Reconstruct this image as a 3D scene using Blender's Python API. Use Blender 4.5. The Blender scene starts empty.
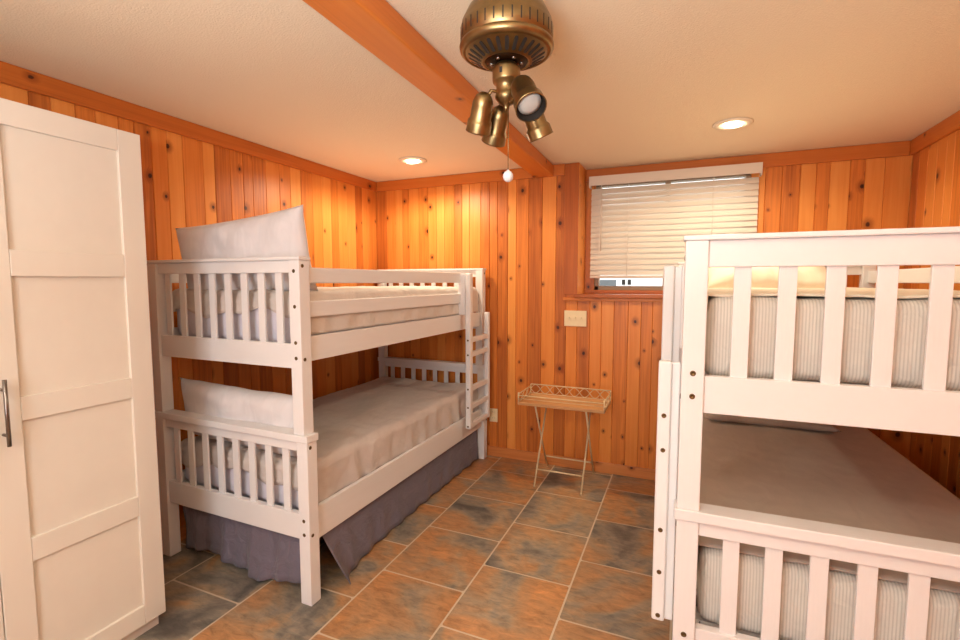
import bpy, bmesh, math, random
from mathutils import Vector, Matrix, noise
PI = math.pi
scene = bpy.context.scene
COL = scene.collection
rng = random.Random(7)

# ------------------------------------------------------------------ materials
def new_mat(name):
    m = bpy.data.materials.new(name); m.use_nodes = True
    nt = m.node_tree
    b = nt.nodes['Principled BSDF']
    return m, nt, b

def N(nt, t, **kw):
    n = nt.nodes.new(t)
    for k, v in kw.items():
        if k.startswith('i_'):
            n.inputs[k[2:]].default_value = v
        else:
            setattr(n, k, v)
    return n

def srgb(r, g, b):
    f = lambda c: (c/255/12.92 if c/255 <= .04045 else ((c/255+.055)/1.055)**2.4)
    return (f(r), f(g), f(b), 1)

def ramp(nt, stops):
    r = nt.nodes.new('ShaderNodeValToRGB')
    e = r.color_ramp.elements
    e[0].position, e[0].color = stops[0]
    e[1].position, e[1].color = stops[-1]
    for p, c in stops[1:-1]:
        x = e.new(p); x.color = c
    return r

def math_node(nt, op, a=None, b=None, clamp=False):
    n = nt.nodes.new('ShaderNodeMath'); n.operation = op; n.use_clamp = clamp
    for i, v in enumerate((a, b)):
        if v is None: continue
        if isinstance(v, (int, float)): n.inputs[i].default_value = v
        else: nt.links.new(v, n.inputs[i])
    return n.outputs[0]

def paint(name, col, rough=.45, bump=0.0, scale=200):
    m, nt, b = new_mat(name)
    nz = N(nt, 'ShaderNodeTexNoise'); nz.inputs['Scale'].default_value = 6
    mx = N(nt, 'ShaderNodeMixRGB', blend_type='MULTIPLY'); mx.inputs['Fac'].default_value = .06
    mx.inputs['Color1'].default_value = col
    nt.links.new(nz.outputs['Fac'], mx.inputs['Color2'])
    nt.links.new(mx.outputs[0], b.inputs['Base Color'])
    b.inputs['Roughness'].default_value = rough
    if bump:
        tc = N(nt, 'ShaderNodeTexCoord')
        n2 = N(nt, 'ShaderNodeTexNoise'); n2.inputs['Scale'].default_value = scale; n2.inputs['Detail'].default_value = 3
        nt.links.new(tc.outputs['Object'], n2.inputs['Vector'])
        bp = N(nt, 'ShaderNodeBump'); bp.inputs['Strength'].default_value = bump; bp.inputs['Distance'].default_value = .004
        nt.links.new(n2.outputs['Fac'], bp.inputs['Height']); nt.links.new(bp.outputs[0], b.inputs['Normal'])
    return m

def pine(name, light, mid, dark, knots=True, rough=.38, kfreq=.6):
    """knotty pine: UV is in metres (u across the board, v along it); the 'rnd' colour holds per-board random numbers"""
    m, nt, b = new_mat(name)
    L = nt.links.new
    uv = N(nt, 'ShaderNodeUVMap'); uv.uv_map = 'UV'
    at = N(nt, 'ShaderNodeAttribute'); at.attribute_name = 'rnd'
    sa = N(nt, 'ShaderNodeSeparateColor'); L(at.outputs['Color'], sa.inputs[0])
    su = N(nt, 'ShaderNodeSeparateXYZ'); L(uv.outputs[0], su.inputs[0])
    u = math_node(nt, 'ADD', su.outputs[0], math_node(nt, 'MULTIPLY', sa.outputs[0], 37.0))
    v = math_node(nt, 'ADD', su.outputs[1], math_node(nt, 'MULTIPLY', sa.outputs[1], 53.0))
    SU, SV = 9.0, 2.6
    cv = N(nt, 'ShaderNodeCombineXYZ'); L(math_node(nt, 'MULTIPLY', u, SU), cv.inputs[0]); L(math_node(nt, 'MULTIPLY', v, SV), cv.inputs[1])
    vo = N(nt, 'ShaderNodeTexVoronoi'); vo.voronoi_dimensions = '2D'; vo.inputs['Scale'].default_value = 1; vo.inputs['Randomness'].default_value = .9
    L(cv.outputs[0], vo.inputs['Vector'])
    df = N(nt, 'ShaderNodeVectorMath', operation='SUBTRACT'); L(cv.outputs[0], df.inputs[0]); L(vo.outputs['Position'], df.inputs[1])
    ds = N(nt, 'ShaderNodeVectorMath', operation='MULTIPLY'); L(df.outputs[0], ds.inputs[0]); ds.inputs[1].default_value = (1/SU*1.25, 1/SV, 0)
    wn = N(nt, 'ShaderNodeTexNoise'); wn.inputs['Scale'].default_value = 60; L(uv.outputs[0], wn.inputs['Vector'])
    ln = N(nt, 'ShaderNodeVectorMath', operation='LENGTH'); L(ds.outputs[0], ln.inputs[0])
    d = math_node(nt, 'ADD', ln.outputs['Value'], math_node(nt, 'MULTIPLY', math_node(nt, 'SUBTRACT', wn.outputs['Fac'], .5), .008))
    sc = N(nt, 'ShaderNodeSeparateColor'); L(vo.outputs['Color'], sc.inputs[0])
    gate = math_node(nt, 'GREATER_THAN', sc.outputs[0], 1 - kfreq if knots else 2)
    r = math_node(nt, 'ADD', math_node(nt, 'MULTIPLY', math_node(nt, 'POWER', sc.outputs[1], 1.4), .0135), .0065)
    rel = math_node(nt, 'DIVIDE', d, r)
    def falloff(a, bb):
        mr = N(nt, 'ShaderNodeMapRange'); mr.interpolation_type = 'SMOOTHSTEP'
        mr.inputs['From Min'].default_value = a; mr.inputs['From Max'].default_value = bb
        mr.inputs['To Min'].default_value = 1; mr.inputs['To Max'].default_value = 0
        L(rel, mr.inputs['Value']); return math_node(nt, 'MULTIPLY', mr.outputs[0], gate)
    core = falloff(.55, 1.1); halo = falloff(.9, 3.4)
    # grain, bent round the knots
    gu = math_node(nt, 'ADD', u, math_node(nt, 'MULTIPLY', halo, .022))
    gv = N(nt, 'ShaderNodeCombineXYZ'); L(math_node(nt, 'MULTIPLY', gu, 55), gv.inputs[0]); L(math_node(nt, 'MULTIPLY', v, 1.6), gv.inputs[1])
    gn = N(nt, 'ShaderNodeTexNoise'); gn.inputs['Scale'].default_value = 1; gn.inputs['Detail'].default_value = 4; gn.inputs['Distortion'].default_value = .9
    L(gv.outputs[0], gn.inputs['Vector'])
    bv = N(nt, 'ShaderNodeCombineXYZ'); L(math_node(nt, 'MULTIPLY', u, 12), bv.inputs[0]); L(math_node(nt, 'MULTIPLY', v, 1.1), bv.inputs[1])
    bn = N(nt, 'ShaderNodeTexNoise'); bn.inputs['Scale'].default_value = 1; bn.inputs['Detail'].default_value = 2; L(bv.outputs[0], bn.inputs['Vector'])
    t = math_node(nt, 'ADD', math_node(nt, 'MULTIPLY', sa.outputs[2], .50),
                  math_node(nt, 'ADD', math_node(nt, 'MULTIPLY', gn.outputs['Fac'], .42), math_node(nt, 'MULTIPLY', bn.outputs['Fac'], .34)))
    rp = ramp(nt, [(.25, light), (.66, mid), (1.0, dark)]); L(t, rp.inputs[0])
    m1 = N(nt, 'ShaderNodeMixRGB'); L(math_node(nt, 'MULTIPLY', halo, .6), m1.inputs['Fac']); L(rp.outputs[0], m1.inputs['Color1']); m1.inputs['Color2'].default_value = srgb(128, 58, 18)
    m2 = N(nt, 'ShaderNodeMixRGB'); L(math_node(nt, 'MULTIPLY', core, .93), m2.inputs['Fac']); L(m1.outputs[0], m2.inputs['Color1']); m2.inputs['Color2'].default_value = srgb(52, 22, 12)
    L(m2.outputs[0], b.inputs['Base Color'])
    b.inputs['Roughness'].default_value = rough
    b.inputs['Specular IOR Level'].default_value = .35
    bp = N(nt, 'ShaderNodeBump'); bp.inputs['Strength'].default_value = .12; bp.inputs['Distance'].default_value = .002
    L(gn.outputs['Fac'], bp.inputs['Height']); L(bp.outputs[0], b.inputs['Normal'])
    return m

def slate(name):
    m, nt, b = new_mat(name); L = nt.links.new
    uv = N(nt, 'ShaderNodeUVMap'); uv.uv_map = 'UV'
    at = N(nt, 'ShaderNodeAttribute'); at.attribute_name = 'rnd'
    sa = N(nt, 'ShaderNodeSeparateColor'); L(at.outputs['Color'], sa.inputs[0])
    off = N(nt, 'ShaderNodeVectorMath', operation='MULTIPLY_ADD'); L(at.outputs['Color'], off.inputs[0]); off.inputs[1].default_value = (90, 70, 50); L(uv.outputs[0], off.inputs[2])
    n1 = N(nt, 'ShaderNodeTexNoise'); n1.inputs['Scale'].default_value = 2.6; n1.inputs['Detail'].default_value = 5; n1.inputs['Roughness'].default_value = .55; n1.inputs['Distortion'].default_value = .7
    L(off.outputs[0], n1.inputs['Vector'])
    st = N(nt, 'ShaderNodeMapping'); st.inputs['Scale'].default_value = (1, 2.6, 1); st.inputs['Rotation'].default_value = (0, 0, .5); L(off.outputs[0], st.inputs['Vector'])
    n2 = N(nt, 'ShaderNodeTexNoise'); n2.inputs['Scale'].default_value = 13; n2.inputs['Detail'].default_value = 9; n2.inputs['Roughness'].default_value = .7; n2.inputs['Distortion'].default_value = .55
    L(st.outputs[0], n2.inputs['Vector'])
    t = math_node(nt, 'ADD', math_node(nt, 'MULTIPLY', math_node(nt, 'SUBTRACT', n1.outputs['Fac'], .5), 2.3),
                  math_node(nt, 'ADD', math_node(nt, 'MULTIPLY', sa.outputs[2], .30), .36))
    rp = ramp(nt, [(.08, srgb(98, 94, 88)), (.28, srgb(136, 127, 114)), (.42, srgb(158, 137, 112)), (.58, srgb(174, 134, 96)), (.82, srgb(188, 134, 86))])
    L(t, rp.inputs[0])
    r2 = ramp(nt, [(.28, (.38, .36, .35, 1)), (.5, (.95, .95, .95, 1)), (.66, (1.35, 1.3, 1.25, 1)), (.80, (1.9, 1.75, 1.6, 1))]); L(n2.outputs['Fac'], r2.inputs[0])
    mx = N(nt, 'ShaderNodeMixRGB', blend_type='MULTIPLY'); mx.inputs['Fac'].default_value = .75
    L(rp.outputs[0], mx.inputs['Color1']); L(r2.outputs[0], mx.inputs['Color2'])
    L(mx.outputs[0], b.inputs['Base Color'])
    rr = N(nt, 'ShaderNodeMapRange'); rr.inputs['To Min'].default_value = .3; rr.inputs['To Max'].default_value = .55; L(n2.outputs['Fac'], rr.inputs['Value']); L(rr.outputs[0], b.inputs['Roughness'])
    bp = N(nt, 'ShaderNodeBump'); bp.inputs['Strength'].default_value = .35; bp.inputs['Distance'].default_value = .006
    L(n2.outputs['Fac'], bp.inputs['Height']); L(bp.outputs[0], b.inputs['Normal'])
    return m

def fabric(name, col, stripe=None, rough=.85, wr=.25, wscale=9, period=.0085):
    m, nt, b = new_mat(name); L = nt.links.new
    tc = N(nt, 'ShaderNodeTexCoord')
    n1 = N(nt, 'ShaderNodeTexNoise'); n1.inputs['Scale'].default_value = wscale; n1.inputs['Detail'].default_value = 4; n1.inputs['Distortion'].default_value = 1.2
    mp = N(nt, 'ShaderNodeMapping'); mp.inputs['Scale'].default_value = (1.6, .7, 1); L(tc.outputs['Object'], mp.inputs['Vector']); L(mp.outputs[0], n1.inputs['Vector'])
    weave = N(nt, 'ShaderNodeTexNoise'); weave.inputs['Scale'].default_value = 400; L(tc.outputs['Object'], weave.inputs['Vector'])
    rp = ramp(nt, [(.3, tuple(c*.9 for c in col[:3])+(1,)), (.7, col)]); L(n1.outputs['Fac'], rp.inputs[0])
    src = rp.outputs[0]
    if stripe:
        sx = N(nt, 'ShaderNodeSeparateXYZ'); L(tc.outputs['Object'], sx.inputs[0])
        fr = math_node(nt, 'FRACT', math_node(nt, 'DIVIDE', sx.outputs[0], period))
        gt = math_node(nt, 'GREATER_THAN', fr, .58)
        mx = N(nt, 'ShaderNodeMixRGB'); L(gt, mx.inputs['Fac']); L(src, mx.inputs['Color1']); mx.inputs['Color2'].default_value = stripe
        src = mx.outputs[0]
    L(src, b.inputs['Base Color'])
    b.inputs['Roughness'].default_value = rough; b.inputs['Specular IOR Level'].default_value = .2
    b.inputs['Sheen Weight'].default_value = .15
    bp = N(nt, 'ShaderNodeBump'); bp.inputs['Strength'].default_value = wr; bp.inputs['Distance'].default_value = .03
    L(n1.outputs['Fac'], bp.inputs['Height'])
    b2 = N(nt, 'ShaderNodeBump'); b2.inputs['Strength'].default_value = .08; b2.inputs['Distance'].default_value = .002
    L(weave.outputs['Fac'], b2.inputs['Height']); L(bp.outputs[0], b2.inputs['Normal']); L(b2.outputs[0], b.inputs['Normal'])
    return m

def metal(name, col, rough=.35, metallic=1.0, mottled=.3):
    m, nt, b = new_mat(name); L = nt.links.new
    tc = N(nt, 'ShaderNodeTexCoord')
    n1 = N(nt, 'ShaderNodeTexNoise'); n1.inputs['Scale'].default_value = 25; n1.inputs['Detail'].default_value = 4; L(tc.outputs['Object'], n1.inputs['Vector'])
    rp = ramp(nt, [(.3, tuple(c*(1-mottled) for c in col[:3])+(1,)), (.7, col)]); L(n1.outputs['Fac'], rp.inputs[0]); L(rp.outputs[0], b.inputs['Base Color'])
    b.inputs['Metallic'].default_value = metallic; b.inputs['Roughness'].default_value = rough
    return m

def emit(name, col, strength):
    m, nt, b = new_mat(name)
    b.inputs['Base Color'].default_value = col
    b.inputs['Emission Color'].default_value = col; b.inputs['Emission Strength'].default_value = strength
    return m

M_PINE = pine('knotty_pine', srgb(236, 160, 82), srgb(218, 130, 56), srgb(152, 76, 30))
M_TRIM = pine('pine_trim', srgb(210, 126, 54), srgb(192, 104, 40), srgb(148, 74, 26), kfreq=.3)
M_BEAM = pine('pine_beam', srgb(222, 140, 64), srgb(208, 118, 46), srgb(172, 88, 30), kfreq=.35)
M_BASE = pine('pine_baseboard', srgb(222, 156, 96), srgb(206, 130, 72), srgb(160, 90, 44), kfreq=.35)
M_WHITE = paint('white_paint', srgb(232, 230, 230), .38)
M_WARD = paint('wardrobe_white', srgb(224, 216, 203), .42)
M_CEIL = paint('stippled_ceiling', srgb(240, 223, 197), .9, bump=.55, scale=150)
M_SLATE = slate('slate_tile')
M_GROUT = paint('grout', srgb(214, 196, 172), .9, bump=.2)
M_SHEET = fabric('white_sheet', srgb(222, 220, 232), wr=.12)
M_TICK = fabric('ticking_stripe', srgb(222, 215, 205), stripe=srgb(198, 191, 182), wr=.45)
M_GREIGE = fabric('greige_cover', srgb(216, 206, 198), wr=.38, wscale=6)
M_CREAM = fabric('cream_cover', srgb(238, 226, 204), wr=.2, wscale=6)
M_TAUPE = fabric('taupe_cover', srgb(208, 198, 192), wr=.38, wscale=6)
M_TAUPE2 = fabric('taupe_cover_dark', srgb(194, 178, 164), wr=.2, wscale=6)
M_PILLOW = fabric('pillowcase', srgb(226, 222, 224), wr=.15)
M_SKIRT = fabric('plum_grey_skirt', srgb(116, 109, 122), wr=.5, wscale=10)
M_BRASS = metal('antique_brass', srgb(154, 128, 88), .36)
M_BRASSD = metal('dark_bronze', srgb(58, 40, 26), .5)
M_DARK = paint('dark_slot', srgb(30, 22, 16), .7)
M_BOLT = metal('bolt_brass', srgb(120, 98, 66), .45)
M_NICKEL = metal('brushed_nickel', srgb(150, 142, 136), .3)
M_WIRE = metal('cream_wire', srgb(226, 204, 164), .5, metallic=.15, mottled=.2)
M_TRAY = paint('tray_panel', srgb(202, 150, 98), .5, bump=.2, scale=60)
M_IVORY = paint('ivory_plastic', srgb(236, 216, 176), .4)
M_BLIND = paint('blind_white', srgb(226, 215, 200), .5)
M_LAMPON = emit('lamp_glow', (1, .86, .62, 1), 9)
M_LENS = paint('lamp_lens', srgb(188, 183, 176), .15)
M_BAFFLE = paint('light_trim', srgb(230, 216, 194), .45)
M_FRAME = paint('window_frame_metal', srgb(158, 132, 104), .5)
M_SIDING = paint('pale_siding', srgb(235, 238, 240), .8)
M_GREY = paint('grey_vent', srgb(110, 116, 120), .7)
M_OUT = paint('outside_ground', srgb(150, 150, 140), .9)
def glass(name):
    m, nt, b = new_mat(name)
    b.inputs['Transmission Weight'].default_value = 1; b.inputs['Roughness'].default_value = 0; b.inputs['IOR'].default_value = 1.02
    n = N(nt, 'ShaderNodeTexNoise'); n.inputs['Scale'].default_value = 3
    r = ramp(nt, [(0, (.96, .98, .98, 1)), (1, (1, 1, 1, 1))]); nt.links.new(n.outputs['Fac'], r.inputs[0]); nt.links.new(r.outputs[0], b.inputs['Base Color'])
    return m
M_GLASS = glass('window_glass')

# ------------------------------------------------------------------ mesh building
class MB:
    def __init__(s):
        s.bm = bmesh.new()
        s.uv = s.bm.loops.layers.uv.new('UV')
        s.rn = s.bm.loops.layers.float_color.new('rnd')
    def _merge(s, t, mat, uvf=None, rnd=None, smooth=False, M=None):
        rnd = rnd or (rng.random(), rng.random(), rng.random(), 1)
        vm = {}
        co = {v: v.co.copy() for v in t.verts}
        for v in t.verts: vm[v] = s.bm.verts.new(M @ v.co if M else v.co)
        for f in t.faces:
            try: nf = s.bm.faces.new([vm[v] for v in f.verts])
            except ValueError: continue
            nf.material_index = mat; nf.smooth = smooth
            for l, ol in zip(nf.loops, f.loops):
                l[s.rn] = rnd
                l[s.uv].uv = uvf(co[ol.vert], f.normal) if uvf else (ol.vert.co.x, ol.vert.co.y)
        t.free()
    def box(s, a, b, bevel=0.0, mat=0, rnd=None, M=None, seg=2):
        t = bmesh.new()
        a = Vector(a); b = Vector(b); lo = Vector(map(min, a, b)); hi = Vector(map(max, a, b)); c = (lo+hi)/2; d = hi-lo
        bmesh.ops.create_cube(t, size=1, matrix=Matrix.Translation(c) @ Matrix.Diagonal((*d, 1)))
        if bevel:
            bmesh.ops.bevel(t, geom=t.edges[:]+t.verts[:], offset=min(bevel, min(d)*.45), segments=seg, affect='EDGES', profile=.6)
        t.normal_update()
        la = max(range(3), key=lambda i: d[i])
        def uvf(p, n):
            nn = max(range(3), key=lambda i: abs(n[i]))
            oth = [i for i in range(3) if i != la and i != nn]
            return ((p-c)[oth[0]] + .31*nn, p[la])
        s._merge(t, mat, uvf, rnd, smooth=False, M=M)
        return s
    def prism(s, pts, z0, z1, mat=0, bevel=0, M=None, smooth=False):
        """polygon pts (x,y) extruded in z"""
        t = bmesh.new()
        lo = [t.verts.new((x, y, z0)) for x, y in pts]; hi = [t.verts.new((x, y, z1)) for x, y in pts]
        n = len(pts)
        t.faces.new(lo[::-1]); t.faces.new(hi)
        for i in range(n): t.faces.new((lo[i], lo[(i+1) % n], hi[(i+1) % n], hi[i]))
        if bevel: bmesh.ops.bevel(t, geom=t.edges[:]+t.verts[:], offset=bevel, segments=2, affect='EDGES')
        bmesh.ops.recalc_face_normals(t, faces=t.faces[:])
        s._merge(t, mat, None, None, smooth, M); return s
    def tube(s, path, r, seg=10, mat=0, closed=False, caps=True):
        P = [Vector(p) for p in path]; n = len(P); rings = []
        rr = r if isinstance(r, (list, tuple)) else [r]*n
        t = bmesh.new(); up = None
        for i, p in enumerate(P):
            if closed: d = (P[(i+1) % n]-P[i-1])
            else: d = (P[min(i+1, n-1)]-P[max(i-1, 0)])
            d.normalize()
            if up is None:
                up = Vector((0, 0, 1)) if abs(d.z) < .9 else Vector((1, 0, 0))
            x = up.cross(d).normalized(); y = d.cross(x).normalized(); up = y
            rings.append([t.verts.new(p + rr[i]*(math.cos(a)*x+math.sin(a)*y)) for a in (2*PI*k/seg for k in range(seg))])
        m = n if closed else n-1
        for i in range(m):
            A, B = rings[i], rings[(i+1) % n]
            for k in range(seg): t.faces.new((A[k], A[(k+1) % seg], B[(k+1) % seg], B[k]))
        if caps and not closed:
            t.faces.new(rings[0][::-1]); t.faces.new(rings[-1])
        bmesh.ops.recalc_face_normals(t, faces=t.faces[:])
        s._merge(t, mat, None, None, True); return s
    def lathe(s, prof, M=None, seg=32, mat=0, smooth=True, mats=None):
        """prof: (r, z) list turned about z"""
        t = bmesh.new(); rings = []
        for r, z in prof:
            if r < 1e-6: rings.append([t.verts.new((0, 0, z))])
            else: rings.append([t.verts.new((r*math.cos(2*PI*k/seg), r*math.sin(2*PI*k/seg), z)) for k in range(seg)])
        for A, B in zip(rings, rings[1:]):
            if len(A) == 1 and len(B) == 1: continue
            for k in range(seg):
                k2 = (k+1) % seg
                if len(A) == 1: t.faces.new((A[0], B[k], B[k2]))
                elif len(B) == 1: t.faces.new((A[k], A[k2], B[0]))
                else: t.faces.new((A[k], A[k2], B[k2], B[k]))
        bmesh.ops.recalc_face_normals(t, faces=t.faces[:])
        s._merge(t, mat, None, None, smooth, M); return s
    def grid(s, fn, nu, nv, mat=0, closed_u=False, thick=0):
        t = bmesh.new()
        V = [[t.verts.new(fn(i/nu, j/nv)) for j in range(nv+1)] for i in range(nu+(0 if closed_u else 1))]
        m = len(V)
        for i in range(nu):
            for j in range(nv):
                t.faces.new((V[i][j], V[(i+1) % m][j], V[(i+1) % m][j+1], V[i][j+1]))
        bmesh.ops.recalc_face_normals(t, faces=t.faces[:])
        s._merge(t, mat, None, None, True); return s
    def build(s, name, mats, parent=None, sharp=True):
        me = bpy.data.meshes.new(name)
        s.bm.to_mesh(me); s.bm.free()
        for m in (mats if isinstance(mats, (list, tuple)) else [mats]): me.materials.append(m)
        o = bpy.data.objects.new(name, me); COL.objects.link(o)
        if parent: o.parent = parent
        return o

def tag(o, label=None, cat=None, group=None, kind=None):
    if label: o['label'] = label
    if cat: o['category'] = cat
    if group: o['group'] = group
    if kind: o['kind'] = kind
    return o

def thing(name, label, cat, loc=(0, 0, 0), rz=0, group=None):
    o = bpy.data.objects.new(name, None); COL.objects.link(o)
    o.empty_display_size = .1
    o.location = loc; o.rotation_euler = (0, 0, rz)
    return tag(o, label, cat, group)

def copy_tree(o, parent=None):
    c = o.copy(); COL.objects.link(c)
    if parent: c.parent = parent
    for ch in list(o.children): copy_tree(ch, c)
    return c

# ------------------------------------------------------------------ the room
CEIL = 2.415
XL, XR, YB, YR, YF = -2.655, 1.338, 3.765, 4.04, -1.3     # left/right wall, back wall, recessed upper back wall, wall behind the camera
LEDGE = 1.405

def boards(mb, p0, p1, z0, z1, normal, seed, widths=(.07, .125)):
    """a run of vertical tongue-and-groove boards from p0 to p1 (xy), facing normal"""
    R = random.Random(seed)
    p0 = Vector((*p0, 0)); p1 = Vector((*p1, 0)); d = (p1-p0); Ln = d.length; d.normalize(); n = Vector((*normal, 0))
    g, dep = .0032, .0055
    x = 0.0; bm = mb.bm; last = .5
    while x < Ln-1e-4:
        w = R.uniform(*widths)
        if Ln-x-w < .05: w = Ln-x
        tone = R.random()
        if abs(tone-last) < .2: tone = R.random()
        last = tone
        rnd = (R.random(), R.random(), tone, 1)
        prof = [(x, -dep), (x+g, 0), (x+w-g, 0), (x+w, -dep)]
        lo = [p0+d*a+n*b+Vector((0, 0, z0)) for a, b in prof]; hi = [p0+d*a+n*b+Vector((0, 0, z1)) for a, b in prof]
        for i in range(3):
            vs = [bm.verts.new(c) for c in (lo[i], lo[i+1], hi[i+1], hi[i])]
            f = bm.faces.new(vs)
            f.normal_update()
            if f.normal.dot(n) < 0: f.normal_flip()
            us = {0: prof[i][0], 1: prof[i+1][0]}
            for l in f.loops:
                c = l.vert.co
                l[mb.uv].uv = ((c-p0).dot(d)-x, c.z); l[mb.rn] = rnd
        x += w

def struct(o, label=None): return tag(o, label, None, None, 'structure')

# left wall
mb = MB(); boards(mb, (XL, YF), (XL, YB), 0, CEIL, (1, 0), 11)
mb.box((XL-.10, YF-.1, 0), (XL-.008, YB, CEIL))
struct(mb.build('wall_left', M_PINE))
# back wall: full height left of the column, knee wall below the ledge, recessed part above it
mb = MB()
COLX = -.775
boards(mb, (XL, YB), (COLX, YB), 0, CEIL, (0, -1), 23, (.065, .115))
boards(mb, (COLX, YB), (XR, YB), 0, LEDGE-.03, (0, -1), 29)
boards(mb, (COLX, YB), (COLX, YR), LEDGE-.03, CEIL, (1, 0), 31, (.1, .14))
WX0, WX1, WZ0, WZ1 = -.695, .42, 1.432, 2.31
boards(mb, (COLX, YR), (WX0, YR), LEDGE-.03, CEIL, (0, -1), 33)
boards(mb, (WX1, YR), (XR, YR), LEDGE-.03, CEIL, (0, -1), 41)
boards(mb, (WX0, YR), (WX1, YR), WZ1, CEIL, (0, -1), 43)
boards(mb, (WX0, YR), (WX1, YR), LEDGE-.03, WZ0, (0, -1), 47)
mb.box((XL-.1, YB+.008, 0), (COLX-.008, YR+.1, CEIL)); mb.box((COLX-.008, YB+.008, 0), (XR+.1, YR+.1, LEDGE-.035))
mb.box((COLX-.008, YR+.008, LEDGE-.035), (WX0, YR+.1, CEIL)); mb.box((WX1, YR+.008, LEDGE-.035), (XR+.1, YR+.1, CEIL))
mb.box((WX0, YR+.008, WZ1), (WX1, YR+.1, CEIL))
struct(mb.build('wall_back', M_PINE))
# right wall, wall behind the camera
mb = MB(); boards(mb, (XR, YR), (XR, YF), 0, CEIL, (-1, 0), 53)
mb.box((XR+.008, YF-.1, 0), (XR+.1, YR, CEIL))
struct(mb.build('wall_right', M_PINE))
mb = MB(); boards(mb, (XL, YF), (XR, YF), 0, CEIL, (0, 1), 59)
mb.box((XL, YF-.1, 0), (XR, YF-.008, CEIL))
struct(mb.build('wall_near', M_PINE))
# ceiling and floor
mb = MB(); mb.box((XL-.1, YF-.1, CEIL), (XR+.1, YR+.1, CEIL+.1)); struct(mb.build('ceiling', M_CEIL))
mb = MB()
mb.box((XL-.1, YF-.1, -.1), (XR+.1, YB+.02, -.0025), mat=1)
TW, TL, gap = .4645, .49, .0045
for k in range(-5, 6):
    x0 = -.939+TW*k; x1 = x0+TW
    off = 1.755 if k % 2 == 0 else 2.0
    for j in range(-9, 6):
        y0 = off+TL*j; y1 = y0+TL
        a, b, c, d = max(x0+gap, XL), min(x1-gap, XR), max(y0+gap, YF), min(y1-gap, YB)
        if b-a < .01 or d-c < .01: continue
        t = bmesh.new()
        def corner(cx, cy, sx, sy, r=.012): return [(cx+sx*r*(1-math.sin(q)), cy+sy*r*(1-math.cos(q))) for q in (0, PI/4, PI/2)]
        r = .010
        loop = []
        for cx, cy, sx, sy in ((a, c, 1, 1), (b, c, -1, 1), (b, d, -1, -1), (a, d, 1, -1)):
            pts = [(cx+sx*r, cy), (cx+sx*r*.3, cy+sy*r*.3), (cx, cy+sy*r)]
            if (sx, sy) in ((1, 1), (-1, -1)): pts = pts[::-1]
            loop += pts
        t.faces.new([t.verts.new((x, y, 0)) for x, y in loop])
        bmesh.ops.recalc_face_normals(t, faces=t.faces[:])
        for f in t.faces:
            if f.normal.z < 0: f.normal_flip()
        R = random.Random((k+20)*977+j*41+5)
        mb._merge(t, 0, None, (R.random(), R.random(), R.random(), 1))
struct(mb.build('floor', [M_SLATE, M_GROUT]))
# crown boards, ledge, casing, baseboards
CR = .088
def trim(name, a, b, mat=None, bev=.006):
    m = MB(); m.box(a, b, bev); return struct(m.build(name, mat or M_TRIM))
trim('trim_1', (XL, YF, CEIL-CR), (XL+.022, YB, CEIL-.001))
trim('trim_2', (XL+.022, YB-.022, CEIL-CR), (-1.145, YB, CEIL-.001))
trim('trim_3', (-.99, YB-.022, CEIL-CR), (-.885, YB, CEIL-.001))
trim('trim_4', (COLX, YR-.022, CEIL-.095), (XR-.022, YR, CEIL-.001))
trim('trim_5', (XR-.022, YF, CEIL-.095), (XR, YR, CEIL-.001))
trim('trim_6', (-.885, YB-.016, LEDGE-.005), (-.776, YB, CEIL-.001), bev=.003)                 # flat casing board on the column
m = MB(); m.box((-.80, YB-.03, LEDGE-.027), (XR, YR, LEDGE), .004); m.box((-.775, YR-.018, LEDGE), (XR, YR, LEDGE+.028), .004); struct(m.build('trim_7', M_TRIM))   # sill board on the ledge
m = MB(); m.box((-.885, YB-.018, LEDGE-.052), (XR, YB, LEDGE-.027), .004); struct(m.build('trim_8', M_TRIM))
trim('baseboard_back', (XL+.016, YB-.016, 0), (XR-.016, YB, .082), M_BASE, .004)
trim('baseboard_left', (XL, YF, 0), (XL+.016, YB, .082), M_BASE, .004)
trim('baseboard_right', (XR-.016, YF, 0), (XR, YB, .082), M_BASE, .004)
# beam
m = MB(); m.box((-1.128, YF+.02, 2.325), (-.975, YB-.003, CEIL-.001), .012, seg=3, M=Matrix.Translation((-1.05, YB, 0)) @ Matrix.Rotation(.0235, 4, 'Z') @ Matrix.Translation((1.05, -YB, 0)))
tag(m.build('ceiling_beam', M_BEAM), 'long solid pine beam running under the ceiling to the back wall', 'beam', None, 'structure')

# window
w = MB()
fw = .035
w.box((WX0, YR+.012, WZ0), (WX1, YR+.09, WZ0+fw), .004); w.box((WX0, YR+.012, WZ1-fw), (WX1, YR+.09, WZ1), .004)
w.box((WX0, YR+.012, WZ0), (WX0+fw, YR+.09, WZ1), .004); w.box((WX1-fw, YR+.012, WZ0), (WX1, YR+.09, WZ1), .004)
w.box((-.165, YR+.02, WZ0), (-.125, YR+.07, WZ1), .003)
win = struct(w.build('window_1', M_FRAME))
g = MB(); g.box((WX0+.02, YR+.05, WZ0+.02), (WX1-.02, YR+.054, WZ1-.02)); g.build('window_pane', M_GLASS, win)

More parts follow.
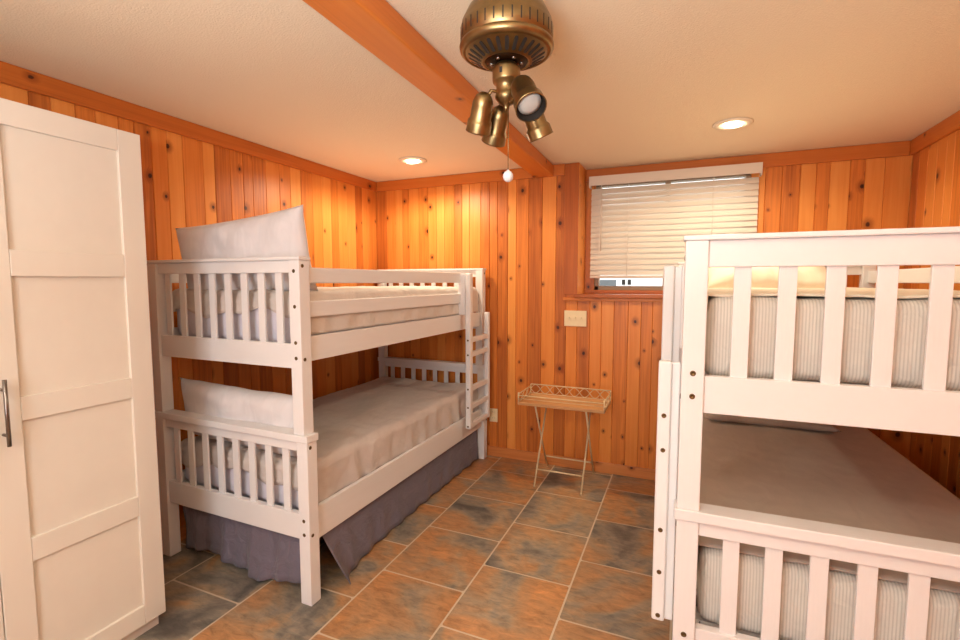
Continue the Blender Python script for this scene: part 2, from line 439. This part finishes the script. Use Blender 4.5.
# outside, glimpsed under the blind
o = MB(); o.box((-6, YR+.11, 1.2), (5, 12, 1.3)); struct(o.build('ground_outside', M_OUT))
h = thing('neighbouring_house', 'pale house wall outside, glimpsed through the slit under the window blind', 'house', (0, 7.05, 1.3))
m = MB(); m.box((-4, 0, 0), (3, .3, 3.0)); m.build('siding_wall', M_SIDING, h)
m = MB(); m.box((-1.13, -.03, .10), (-.90, 0, .235), .004)
for i in range(6): m.box((-1.12, -.04, .112+i*.02), (-.91, -.028, .122+i*.02))
m.build('vent_grille', M_GREY, h)
for x in (-.80, -.72):
    m = MB(); m.box((x-.022, -.02, .16), (x+.022, 0, .235), .003); m.build('small_window', M_DARK, h)

# ------------------------------------------------------------------ window blind
bl = thing('window_blind', 'cream horizontal slat blind hanging closed over the window, raised a hand above the sill', 'blind', (-.128, YR-.045, 1.53))
BX = .592
m = MB(); m.box((-BX-.015, -.045, .738), (BX+.015, -.036, .812), .003); m.box((-BX-.015, -.036, .725), (-BX-.006, .03, .812), .002); m.box((BX+.006, -.036, .725), (BX+.015, .03, .812), .002)
m.box((-BX-.004, -.02, .762), (BX+.004, .03, .80), .003)
m.build('valance', M_BLIND, bl)
slat0 = None
ns = 16; pitch = .0433
for i in range(ns):
    z = .048+pitch*i
    if slat0 is None:
        m = MB()
        def sl(u, v):
            a = (v-.5)*.05
            return (-BX+2*BX*u, a*math.cos(1.13)+.0, a*math.sin(1.13)+.0025*(1-(2*v-1)**2))
        m.grid(sl, 1, 6)
        def sl2(u, v):
            p = sl(u, v); return (p[0], p[1]+.0023, p[2]-.001)
        m.grid(sl2, 1, 6)
        s_ = m.build('slat', M_BLIND, bl); slat0 = s_
    else:
        s_ = slat0.copy(); COL.objects.link(s_)
    s_.location = (0, 0, z); s_.rotation_euler = ((rng.random()-.5)*.10, 0, (rng.random()-.5)*.002)
m = MB(); m.box((-BX, -.018, 0), (BX, .018, .022), .006); m.build('bottom_rail', M_BLIND, bl)
for x in (-.30, .30):
    m = MB(); m.tube([(x, -.028, .015), (x, -.028, .74)], .0012, 5); m.tube([(x, .028, .015), (x, .028, .74)], .0012, 5); m.build('ladder_cord', M_BLIND, bl)
m = MB(); m.tube([(-BX+.085, -.034, .74), (-BX+.085, -.034, .22)], .004, 6); m.build('tilt_wand', M_BLIND, bl)

# ------------------------------------------------------------------ switch and outlet on the back wall
t = thing('light_switch', 'wide ivory three-gang switch plate on the pine wall below the window sill', 'switch', (-.788, YB, 1.212))
m = MB(); m.box((-.088, -.007, -.062), (.088, 0, .062), .004); m.build('cover_plate', M_IVORY, t)
for i in (-1, 0, 1):
    m = MB(); m.box((i*.046-.006, -.0085, -.013), (i*.046+.006, -.006, .013), .001); m.box((i*.046-.004, -.018, -.001), (i*.046+.004, -.006, .009), .002); m.build('toggle', M_IVORY, t)
t = thing('wall_outlet', 'ivory power outlet low on the pine wall beside the left bunk bed', 'outlet', (-1.480, YB, .357))
m = MB(); m.box((-.037, -.006, -.058), (.037, 0, .058), .003); m.build('cover_plate', M_IVORY, t)
for s in (-1, 1):
    m = MB(); m.box((-.017, -.009, s*.026-.014), (.017, -.005, s*.026+.014), .004)
    for dx in (-.007, .007): m.box((dx-.001, -.0095, s*.026-.002), (dx+.001, -.0088, s*.026+.008), mat=1)
    m.build('socket', [M_IVORY, M_DARK], t)

# ------------------------------------------------------------------ wardrobe
wd = thing('wardrobe', 'tall white wardrobe with panelled doors standing against the left wall', 'wardrobe', (XL, 0, 0))
W0, W1 = .236, 1.285; FX = 2.06-2.655+1.19      # front of the carcass, measured from the left wall
FX = .597
m = MB()
m.box((.02, W0, .06), (FX, W0+.018, 2.085), .001); m.box((.02, W1-.018, .06), (FX, W1, 2.085), .001)
m.box((.02, W0, 2.067), (FX, W1, 2.085), .001); m.box((.02, W0, .06), (FX, W1, .078), .001); m.box((.02, W0, .06), (.028, W1, 2.085))
m.build('carcass', M_WARD, wd)
m = MB(); m.box((FX-.045, W0+.01, 0), (FX-.027, W1-.006, .06), .001); m.box((.04, W0+.01, 0), (.058, W1-.01, .06), .001); m.box((.058, W1-.028, 0), (FX-.045, W1-.01, .06)); m.build('plinth', M_WARD, wd)
def door(y0, y1):
    F0, F1 = FX+.001, FX+.019
    a, b = y0+.086, y1-.086
    m = MB(); g_ = .0008
    m.box((F0, y0, .067), (F1, a-g_, 2.09), .0015, seg=1); m.box((F0, b+g_, .067), (F1, y1, 2.09), .0015, seg=1)
    zs = [(.067, .149), (.537, .620), (1.032, 1.114), (1.519, 1.606), (2.008, 2.09)]
    for z0, z1 in zs: m.box((F0, a, z0), (F1, b, z1), .0015, seg=1)
    d = m.build('door', M_WARD, wd)
    for (z0, z1), (z2, z3) in zip(zs, zs[1:]):
        m = MB(); m.box((F0, a-.004, z1-.004), (F0+.006, b+.004, z2+.004)); m.build('door_panel', M_WARD, d)
    return d, F1
d, F1 = door(.762, 1.284)
m = MB(); hy = .797
m.tube([(F1+.032, hy, .965), (F1+.032, hy, 1.185)], .006, 12)
for z in (1.0, 1.15): m.tube([(F1, hy, z), (F1+.032, hy, z)], .005, 10)
m.build('handle', M_NICKEL, d)
d, F1 = door(.238, .759)
m = MB(); hy = .722
m.tube([(F1+.032, hy, .965), (F1+.032, hy, 1.185)], .006, 12)
for z in (1.0, 1.15): m.tube([(F1, hy, z), (F1+.032, hy, z)], .005, 10)
m.build('handle', M_NICKEL, d)

# ------------------------------------------------------------------ bunk beds
HX, HY, PW = .5315, 1.04, .063
def bolt(mb, p, n, r=.0085):
    n = Vector(n); q = n.to_track_quat('Z', 'Y').to_matrix().to_4x4()
    M = Matrix.Translation(p) @ q
    mb.lathe([(0, -.002), (r, -.002), (r, .0012), (r*.55, .0018), (r*.5, .0004), (0, .0004)], M, 12)
def make_bunk(label, zt_=1.612, HX=HX, pt=.111, sw=.020, trail=.071, ins=.016, shift=-.012, lout=.048, lz=0.0):
    """ins: how far the upper bed's +x side is set in; lout, lz: how far out and up the ladder stands"""
    t = thing('bunk_bed', label, 'bunk bed')
    for sx in (-1, 1):
        for sy in (-1, 1):
            hu = HX-(ins if sx > 0 else 0)
            y0, y1 = sy*(HY-PW), sy*HY
            m = MB(); m.box((sx*(HX-PW), y0, 0), (sx*HX, y1, .773), .004); lp = m.build('lower_post', M_WHITE, t)
            m = MB(); m.box((sx*(hu-PW), y0, .807), (sx*hu, y1, zt_-.015), .004); up = m.build('upper_post', M_WHITE, t)
            if sx < 0: continue
            for z in (.338, .404):
                m = MB(); bolt(m, (HX-PW/2, sy*HY, z), (0, sy, 0)); m.build('bolt', M_BOLT, lp)
            for z in ((1.158, 1.228, 1.39, 1.548) if sy < 0 else (1.158, 1.228)):
                m = MB(); bolt(m, (hu-PW/2, sy*HY, z), (0, sy, 0)); m.build('bolt', M_BOLT, up)
            for z in (.334, .748):
                m = MB(); bolt(m, (HX, sy*(HY-.02), z), (1, 0, 0)); m.build('bolt', M_BOLT, lp)
            for z in (1.152, 1.571):
                m = MB(); bolt(m, (hu, sy*(HY-.02), z), (1, 0, 0)); m.build('bolt', M_BOLT, up)
    for sy in (-1, 1):
        # each end panel: cap, top rail, bottom rail, eight slats
        for lvl, (zc0, zc1, zt, zb0, zb1) in enumerate(((.773, .807, .725, .305, .425), (zt_-.015, zt_, zt_-trail, 1.108, 1.220))):
            xa, xb = -HX+PW, HX-PW-(ins if lvl else 0)
            m = MB(); yo = sy*(HY-.012); yi = sy*(HY-.042)
            m.box((xa, yi, zt), (xb, yo, zc0), .003); m.box((xa, yi, zb0), (xb, yo, zb1), .003)
            p = m.build('end_panel', M_WHITE, t)
            m = MB(); ov = .008 if lvl == 0 else .006
            m.box((xa-PW-ov, sy*(HY+ov), zc0), (xb+PW+ov, sy*(HY-PW-.003), zc1), .004)
            m.build('cap_rail', M_WHITE, p)
            for k in range(8):
                x = (xa+xb)/2+shift+(k-3.5)*pt
                m = MB(); m.box((x-sw, sy*(HY-.022), zb1-.002), (x+sw, sy*(HY-.033), zt+.002), .002); m.build('slat', M_WHITE, p)
    for sx in (-1, 1):
        hu = HX-(ins if sx > 0 else 0)
        for h_, z0, z1 in ((HX, .283, .440), (hu, 1.134, 1.250)):
            m = MB(); m.box((sx*(h_-.022), -HY+PW, z0), (sx*(h_-.046), HY-PW, z1), .004); m.build('side_rail', M_WHITE, t)
        ye = HY-PW if sx < 0 else .628
        for z0, z1 in ((1.338, 1.412), (1.494, 1.566)):
            m = MB(); m.box((sx*(hu-.018), -HY+PW, z0), (sx*(hu-.040), ye, z1), .006); m.build('guard_rail', M_WHITE, t)
    for z in (.37, 1.185):
        m = MB()
        for k in range(12): y = -.90+k*.163; m.box((-HX+.047, y-.035, z), (HX-.047-ins, y+.035, z+.018))
        m.build('slat_base', M_WHITE, t)
    # ladder on the +x side near the +y end
    lad = MB(); lad.box((HX-.0395-ins, .604, 1.250), (HX+.002, .646, 1.562), .006); L = lad.build('ladder', M_WHITE, t)
    zs = [z+lz for z in (.392, .540, .682, .946, 1.058)]
    for y0, y1, zt in ((.600, .650, 1.562), (.952, .990, 1.252)):
        out = y1 if y0 > .8 else y0
        m = MB()
        m.box((HX+.001, y0+.014, .375+lz), (HX+lout-.038, y1-.014, zt-.004), .004)
        m.box((HX+lout-.040, y0, .372+lz), (HX+lout, y1, zt), .009, seg=3)
        s = m.build('stile', M_WHITE, L)
        for z in zs:
            m = MB(); bolt(m, (HX+lout-.020, out, z), (0, 1 if y0 > .8 else -1, 0), .0075); m.build('bolt', M_BOLT, s)
    for z in zs:
        m = MB(); m.box((HX+lout-.037, .648, z-.019), (HX+lout-.004, .954, z+.019), .007, seg=3); m.build('rung', M_WHITE, L)
    return t
bunkL = make_bunk('white slatted bunk bed against the left wall beside the wardrobe')
bunkR = make_bunk('white slatted bunk bed at the right, in front of the window', 1.636, .5468, .112, .0225, .093, 0.0, 0.0, .066, .02)
for b_ in (bunkL, bunkR): b_['group'] = 'white bunk beds'
LC, LR = (-2.062, 2.674), -.012
RC, RR = (.5246, 2.5961), PI+.02
bunkL.location = (*LC, 0); bunkL.rotation_euler.z = LR
bunkR.location = (*RC, 0); bunkR.rotation_euler.z = RR

def fnoise(p, s, seed=0): return noise.noise(Vector((p[0]*s+seed*7.3, p[1]*s+seed*3.1, p[2]*s+seed)))

def mattress(label, c, rot, z0, z1, mat, seed, hx=.458, hy=.955):
    t = bmesh.new()
    bmesh.ops.create_cube(t, size=1, matrix=Matrix.Diagonal((2*hx, 2*hy, z1-z0, 1)))
    bmesh.ops.bevel(t, geom=t.edges[:]+t.verts[:], offset=.035, segments=3, affect='EDGES', profile=.5)
    bmesh.ops.subdivide_edges(t, edges=[e for e in t.edges if e.calc_length() > .2], cuts=24, use_grid_fill=True)
    bmesh.ops.triangulate(t, faces=[f for f in t.faces if len(f.verts) > 4])
    t.normal_update()
    for v in t.verts:
        k = fnoise(v.co, 9, seed)*.006+fnoise(v.co, 3, seed+5)*.006
        bulge = .008*math.cos(PI*min(1, abs(v.co.z)/((z1-z0)/2))/2) if (abs(v.co.x) > hx-.02 or abs(v.co.y) > hy-.02) else 0
        v.co += v.normal*(k+bulge)
    mb = MB(); mb._merge(t, 0, None, None, True)
    o = mb.build('mattress', mat)
    o.location = (*c, (z0+z1)/2); o.rotation_euler.z = rot
    return tag(o, label, 'mattress', 'mattresses on the bunk beds')

def cover(name, label, c, rot, zt, mat, seed, drops, hx=.470, hy=.968, amp=1.0, scallop=.02, R=.035):
    """bedspread: flat top and four overhangs drops = (-x, +x, -y, +y) in bed coordinates"""
    dx0, dx1, dy0, dy1 = drops
    a0, a1, b0, b1 = -hx-dx0, hx+dx1, -hy-dy0, hy+dy1
    def fold(s, h):
        # arc length past the edge -> (position, drop)
        sg = 1 if s > 0 else -1; e = abs(s)-(h-R)
        if e <= 0: return s, 0.0
        q = R*PI/2
        if e < q: return sg*(h-R+R*math.sin(e/R)), R*(1-math.cos(e/R))
        return sg*h, R+e-q
    nu, nv = 84, 130
    def fn(u, v):
        a = a0+(a1-a0)*u; b = b0+(b1-b0)*v
        # scalloped hems
        if dy0 > .03 and b < -hy: b = -hy-(-hy-b)*(1+scallop/dy0*(math.sin(a*9+seed)+.6*math.sin(a*23+seed*2)))
        x, d1 = fold(a, hx); y, d2 = fold(b, hy)
        z = -max(d1, d2) - .25*min(d1, d2)
        p = Vector((x, y, z))
        hang = max(d1, d2)
        k = (fnoise((a, b*.45, 0), 5, seed)*.010+fnoise((a*.7, b*1.3, 0), 11, seed+3)*.006+fnoise((a, b, 0), 26, seed+9)*.0022)*amp
        n = Vector((0, 0, 1)) if hang < R*.6 else (Vector((math.copysign(1, a), 0, 0)) if d1 > d2 else Vector((0, math.copysign(1, b), 0)))
        if hang > R: k = abs(k)+.004*amp+.006*amp*min(1, hang/.2)*math.sin((b if d1 > d2 else a)*34+3*fnoise((a, b, 0), 3, seed))
        return p + n*k
    mb = MB(); mb.grid(fn, nu, nv)
    o = mb.build(name, mat)
    sol = o.modifiers.new('thickness', 'SOLIDIFY'); sol.thickness = .006; sol.offset = -1
    o.location = (*c, zt+.008); o.rotation_euler.z = rot
    return tag(o, label, 'bedspread', 'bedspreads on the bunk beds')

def pillow(label, w, h, th, loc, rot, mat, seed, sag=0.0):
    def surf(sgn):
        def fn(u, v):
            x, y = 2*u-1, 2*v-1
            ex = 1-.05*(1-abs(y)**2.5); ey = 1-.07*(1-abs(x)**2.5)
            prof = max(0, (1-x**4))**.55*max(0, (1-y**4))**.55
            z = sgn*th/2*prof
            px, py = x*w/2*ex, y*h/2*ey
            edge = max(abs(x), abs(y))
            z += (fnoise((px, py, sgn*.3), 6, seed)*.022+fnoise((px, py, sgn*.3), 15, seed+4)*.009)*min(1, (1-edge)*6)
            z += sag*(x*x)*th
            return (px, py, z)
        return fn
    mb = MB(); mb.grid(surf(1), 44, 28); mb.grid(surf(-1), 44, 28)
    bmesh.ops.remove_doubles(mb.bm, verts=mb.bm.verts[:], dist=.0005)
    # closing rim
    be = [e for e in mb.bm.edges if e.is_boundary]
    try: bmesh.ops.bridge_loops(mb.bm, edges=be)
    except Exception: pass
    bmesh.ops.recalc_face_normals(mb.bm, faces=mb.bm.faces[:])
    for f in mb.bm.faces: f.smooth = True
    o = mb.build('pillow', mat)
    o.location = loc; o.rotation_euler = rot
    return tag(o, label, 'pillow', 'pillows on the bunk beds')

def place(c, rot, x, y): return (c[0]+x*math.cos(rot)-y*math.sin(rot), c[1]+x*math.sin(rot)+y*math.cos(rot))

mattress('mattress in white sheet on the upper bunk of the left bed', LC, LR, 1.205, 1.445, M_SHEET, 1)
mattress('mattress in white sheet on the lower bunk of the left bed', LC, LR, .39, .625, M_SHEET, 2)
mattress('grey striped mattress on the upper bunk of the right bed', RC, RR, 1.205, 1.455, M_TICK, 3, .472, .955)
mattress('grey striped mattress on the lower bunk of the right bed', RC, RR, .39, .645, M_TICK, 4, .472, .955)
cover('bedspread', 'pale grey bedspread over the upper bunk of the left bed', LC, LR, 1.452, M_GREIGE, 3, (.10, .19, .10, .08), scallop=.02)
cover('bedspread', 'smooth greige bedspread over the lower bunk of the left bed', LC, LR, .632, M_TAUPE, 5, (.10, .20, .10, .08), amp=1.35, scallop=.02)
cover('bedspread', 'cream top sheet on the upper bunk of the right bed', RC, RR, 1.458, M_CREAM, 8, (.03, .05, .03, .0), .480, .948, amp=.5, scallop=0, R=.006)
cover('bedspread', 'greige bedspread on the lower bunk of the right bed', RC, RR, .648, M_TAUPE2, 9, (.03, .10, .03, .0), .480, .948, amp=.4, scallop=0, R=.006)
# pillows
pillow('white pillow leaning upright at the near end of the left upper bunk', .90, .41, .15, (-2.08, 1.785, 1.622), (math.radians(97), math.radians(-4.5), 0), M_PILLOW, 2)
pillow('white pillow propped at the near end of the left lower bunk', .92, .33, .15, (-2.09, 1.765, .80), (math.radians(97), math.radians(1.5), 0), M_PILLOW, 6)
pillow('cream pillow at the window end of the right upper bunk', .66, .45, .16, (.44, 3.27, 1.53), (math.radians(18), 0, 0), M_CREAM, 7)
pillow('flat taupe pillow at the window end of the right lower bunk', .68, .42, .08, (.47, 3.33, .70), (math.radians(4), 0, 0), M_TAUPE2, 8)

# bed skirts (cloth hanging under the lower rails)
def skirt(label, c, rot, seed, flare=.10):
    mb = MB()
    y0, y1 = -.975, .975; X = HX-.070
    def end(u, v):
        x = -X+2*X*u; z = .385-(.375-.02*abs(math.sin(u*5)))*v
        y = -.968+.012*math.sin(u*26+seed)*v+.008*math.sin(u*57+2*v+seed)*v+.02*fnoise((x*2, v, 0), 3, seed)*v-.035*v*math.exp(-((u-.72)/.2)**2)
        if u > .9: z += .09*v*(u-.9)/.1*0
        return (x, y, max(.006, z+.012*math.sin(u*9)*v))
    mb.grid(end, 60, 12)
    def side(u, v):
        y = -.945+1.90*u; x = X+.004+.012*(.5+.5*math.sin(u*70+seed))*v+.012*v
        k = math.exp(-u*9)
        x += flare*k*v**1.4; y += .10*k*v*(1-u)
        z = .385-.375*v
        x += .006*fnoise((y*3, v*2, 0), 3, seed)*v
        return (x, y, max(.006, z))
    mb.grid(side, 110, 12)
    def wall_side(u, v): return (-X-.004-.01*math.sin(u*60)*v, -.945+1.90*u, .385-.37*v)
    mb.grid(wall_side, 60, 4)
    o = mb.build('bed_skirt', M_SKIRT)
    sol = o.modifiers.new('thickness', 'SOLIDIFY'); sol.thickness = .003
    o.location = (*c, 0); o.rotation_euler.z = rot
    return tag(o, label, 'bed skirt', 'bed skirts')
skirt('plum grey bed skirt hanging below the left bunk bed', LC, LR, 1, .11)
skirt('plum grey bed skirt hanging below the right bunk bed', RC, RR, 4, .02)

# ------------------------------------------------------------------ folding tray table
tt = thing('tray_table', 'small folding wire tray table standing against the pine wall below the window', 'table', (-.80, 3.49, 0))
TX, TY0, TY1, TZ = .312, -.16, .155, .592
m = MB(); m.box((-TX, TY0, TZ), (TX, TY1, TZ+.012), .003)
for y in (TY0, TY1): m.box((-TX, y-.004, TZ-.003), (TX, y+.004, TZ+.020), .002)
for x in (-TX, TX): m.box((x-.004, TY0, TZ-.003), (x+.004, TY1, TZ+.020), .002)
tray = m.build('tray', M_TRAY, tt)
GZ = TZ+.078
m = MB()
def gallery(p0, p1, n, z0, z1, m):
    p0 = Vector(p0); p1 = Vector(p1); d = p1-p0
    m.tube([p0+Vector((0, 0, z1)), p1+Vector((0, 0, z1))], .004, 8)
    m.tube([p0+Vector((0, 0, z0)), p1+Vector((0, 0, z0))], .003, 8)
    for ph in (0, PI):
        pts = []
        for i in range(n*8+1):
            f = i/(n*8); pts.append(p0+d*f+Vector((0, 0, (z0+z1)/2+(z1-z0)/2*.92*math.sin(f*n*PI+ph))))
        m.tube(pts, .0025, 6)
gallery((-TX, TY1, 0), (TX, TY1, 0), 8, TZ+.02, GZ+.014, m)
gallery((-TX, TY0, 0), (-TX, TY1, 0), 3, TZ+.02, GZ, m)
gallery((TX, TY0, 0), (TX, TY1, 0), 3, TZ+.02, GZ, m)
m.tube([(-TX, TY0, GZ-.010), (TX, TY0, GZ-.010)], .004, 8)
m.tube([(-TX, TY0, TZ+.045), (TX, TY0, TZ+.045)], .0025, 8)
for x, y in ((-TX, TY0), (TX, TY0), (-TX, TY1), (TX, TY1)): m.tube([(x, y, TZ), (x, y, GZ+(.014 if y > 0 else .012))], .0045, 8)
m.build('gallery_rail', M_WIRE, tt)
for sx, nm in ((-1, 'left'), (1, 'right')):
    x = sx*.172
    m = MB(); m.tube([(x, .150-.0, TZ-.004), (x, -.02, .30), (x, -.20, .006)], .0065, 10); m.tube([(x, -.20, .014), (x, -.20, 0)], .008, 8); m.build('leg', M_WIRE, tt)
    m = MB(); xi = x+sx*.014; m.tube([(xi, -.145, TZ-.004), (xi, .03, .30), (xi, .215, .006)], .0065, 10); m.tube([(xi, .215, .014), (xi, .215, 0)], .008, 8); m.build('leg', M_WIRE, tt)
m = MB(); m.tube([(-.172, -.137, .110), (.172, -.137, .110)], .0055, 8); m.build('crossbar', M_WIRE, tt)
m = MB(); m.tube([(-.186, .152, .110), (.186, .152, .110)], .0055, 8); m.build('crossbar', M_WIRE, tt)
m = MB(); m.tube([(-.19, -.135, TZ-.006), (.19, -.135, TZ-.006)], .005, 8); m.tube([(-.19, .14, TZ-.006), (.19, .14, TZ-.006)], .005, 8); m.build('top_rod', M_WIRE, tt)

# ------------------------------------------------------------------ ceiling fan motor with spot lamps
fan = thing('ceiling_fan', 'antique brass bladeless ceiling fan motor with four bullet spot lamps and a pull chain', 'ceiling fan', (-.512, 1.40, CEIL))
m = MB()
prof = [(0, 0), (.07, 0), (.072, -.07), (.096, -.085), (.130, -.115), (.150, -.150), (.152, -.162), (.155, -.166), (.155, -.206), (.152, -.209), (.152, -.212), (.157, -.214), (.159, -.220), (.157, -.228), (.150, -.234), (.143, -.236), (.140, -.2335), (.136, -.235), (.072, -.262), (.066, -.262), (.063, -.250), (0, -.248)]
m.lathe([(r_*.885 if r_ > .09 else r_, z_) for r_, z_ in prof], None, 64)
for k in range(34):                                                      # dark gaps of the side band
    a = 2*PI*k/34
    M = Matrix.Rotation(a, 4, 'Z')
    m.box((.130, -.0018, -.202), (.1376, .0018, -.170), .0, 1, M=M)
for k in range(26):                                                      # slots of the bottom vent
    a = 2*PI*k/26
    M = Matrix.Rotation(a, 4, 'Z') @ Matrix.Translation((.0950, 0, -.2480)) @ Matrix.Rotation(-math.atan2(.027, .0484), 4, 'Y')
    pts = [(.0165*sx+.0055*math.cos(q), .0055*math.sin(q)) for sx, qs in ((1, (-PI/2, -PI/4, 0, PI/4, PI/2)), (-1, (PI/2, 3*PI/4, PI, 5*PI/4, 3*PI/2))) for q in qs]
    m.prism(pts, -.002, .0022, 1, M=M)
m.build('motor_housing', [M_BRASS, M_DARK], fan)
m = MB(); m.lathe([(0, -.244), (.0625, -.244), (.0625, -.262), (.03, -.266), (0, -.266)], None, 32)
for k in range(6):
    a = 2*PI*k/6+.3; m.lathe([(0, -.258), (.005, -.258), (.005, -.267), (0, -.268)], Matrix.Translation((.045*math.cos(a), .045*math.sin(a), 0)), 10, mat=1)
m.build('hub_plate', [M_BRASSD, M_NICKEL], fan)
m = MB()
m.lathe([(0, -.262), (.022, -.262), (.030, -.266), (.036, -.272), (.041, -.276), (.042, -.282), (.042, -.312), (.040, -.320), (.031, -.322), (.030, -.350), (.034, -.356), (.033, -.366), (.022, -.380), (.010, -.386), (.009, -.394), (.005, -.402), (0, -.403)], None, 40)
m.box((-.006, -.0428, -.304), (.002, -.041, -.288), 0, 1)
m.build('stem', [M_BRASS, M_DARK], fan)
def lamp(A, B, k=1.0):
    A = Vector(A)-Vector((-.512, 1.40, CEIL)); B = Vector(B)-Vector((-.512, 1.40, CEIL))
    d = (B-A).normalized()
    M = Matrix.Translation(A) @ d.to_track_quat('Z', 'Y').to_matrix().to_4x4() @ Matrix.Scale(k, 4)
    m = MB()
    m.lathe([(0, -.004), (.012, -.002), (.022, .006), (.029, .018), (.0315, .032), (.032, .074), (.036, .079), (.038, .084), (.039, .108), (.040, .112), (.0375, .112)], M, 32)
    m.lathe([(.0375, .112), (.0345, .094), (.030, .080), (0, .078)], M, 32, mat=1)
    h_ = m.build('lamp_head', [M_BRASS, M_DARK], fan)
    m = MB(); m.lathe([(.0305, .088), (.0300, .096), (.018, .101), (0, .102)], M, 24); m.build('bulb', M_LENS, h_)
    p = A+d*.03; q = Vector((0, 0, -.345)); r_ = Vector((p.x, p.y, 0)); r_.normalize()
    m = MB(); m.tube([q+r_*.026, q+r_*.045+Vector((0, 0, .003)), p], .0055, 10); m.build('arm', M_BRASS, h_)
lamp((-.566, 1.36, 2.060), (-.606, 1.405, 1.967))
lamp((-.542, 1.44, 2.043), (-.589, 1.49, 1.955))
lamp((-.456, 1.36, 2.075), (-.395, 1.293, 1.962), 1.12)
lamp((-.460, 1.455, 2.052), (-.430, 1.50, 1.953))
m = MB(); m.tube([(.012, -.014, -.38), (.012, -.014, -.582)], .0014, 6); pc = m.build('pull_chain', M_BRASS, fan)
m = MB(); m.lathe([(0, -.578), (.004, -.579), (.0045, -.582), (.010, -.585), (.0145, -.592), (.0155, -.599), (.0135, -.607), (.008, -.613), (0, -.615)], Matrix.Translation((.012, -.014, 0)), 20); m.build('chain_knob', M_PILLOW, pc)

# ------------------------------------------------------------------ recessed ceiling lights
def downlight(x, y, label):
    t = thing('ceiling_light', label, 'ceiling light', (x, y, CEIL), 0, 'recessed ceiling lights')
    m = MB(); m.lathe([(.066, -.001), (.104, -.001), (.106, -.006), (.100, -.011), (.078, -.013), (.066, -.009), (.066, -.001)], None, 40); m.build('trim_ring', M_BAFFLE, t)
    m = MB(); m.lathe([(.068, -.010), (.060, -.004), (.056, -.0015), (0, -.0015)], None, 32); m.build('baffle', M_BAFFLE, t)
    M = Matrix.Rotation(.25, 4, 'X')
    m = MB(); m.lathe([(0, -.004), (.048, -.004), (.050, -.012), (.044, -.022), (.02, -.027), (0, -.028)], M, 28); m.build('bulb', M_LAMPON, t)
    return t
downlight(-1.912, 3.19, 'lit recessed ceiling light left of the beam, above the left bunk bed')
downlight(.225, 3.19, 'lit recessed ceiling light right of the beam, in front of the window')

def light(name, typ, loc, energy, color, rot=(0, 0, 0), **kw):
    l = bpy.data.lights.new(name, typ); l.energy = energy; l.color = color
    for k, v in kw.items(): setattr(l, k, v)
    o = bpy.data.objects.new(name, l); COL.objects.link(o); o.location = loc; o.rotation_euler = rot
    return o
WARM = (1, .85, .62)
for x, e_ in ((-1.912, 62), (.225, 46)):
    light('downlight_or_fill', 'SPOT', (x, 3.17, CEIL-.04), e_, WARM, spot_size=math.radians(168), spot_blend=.4, shadow_soft_size=.045)
# added unseen fill spots under the ceiling behind the camera, with no fittings
for x, e_ in ((-1.5, 24), (.2, 14)):
    light('downlight_or_fill', 'SPOT', (x, -.35, CEIL-.04), e_, (1, .94, .84), spot_size=math.radians(165), spot_blend=.5, shadow_soft_size=.06)
# daylight from the doorway behind the camera, and an added fill light aimed up at the ceiling there
light('doorway_daylight', 'AREA', (-.75, -1.15, 1.45), 36, (.82, .94, 1), (math.radians(90), 0, 0), shape='RECTANGLE', size=.9, size_y=1.7)
light('bounce_fill', 'AREA', (-.2, -.4, 1.6), 64, (.86, .97, .98), (math.radians(175), 0, 0), shape='DISK', size=.5)

# ------------------------------------------------------------------ world and camera
wd_ = bpy.data.worlds.new('World'); scene.world = wd_; wd_.use_nodes = True
bg = wd_.node_tree.nodes['Background']; bg.inputs[0].default_value = (.95, .98, 1, 1); bg.inputs[1].default_value = 4

cam = bpy.data.cameras.new('Camera'); co = bpy.data.objects.new('Camera', cam); COL.objects.link(co)
cam.sensor_width = 36; cam.sensor_fit = 'HORIZONTAL'; cam.lens = 478.42*36/960; cam.clip_start = .02
yaw, pitch = -0.403687, -0.0794321
f = Vector((math.sin(yaw)*math.cos(pitch), math.cos(yaw)*math.cos(pitch), math.sin(pitch)))
r = Vector((math.cos(yaw), -math.sin(yaw), 0)); u = r.cross(f)
co.matrix_world = Matrix(((r.x, u.x, -f.x, 0), (r.y, u.y, -f.y, 0), (r.z, u.z, -f.z, 1.5), (0, 0, 0, 1)))
scene.camera = co
scene.view_settings.view_transform = 'Standard'
scene.view_settings.look = 'None'
scene.view_settings.exposure = .15
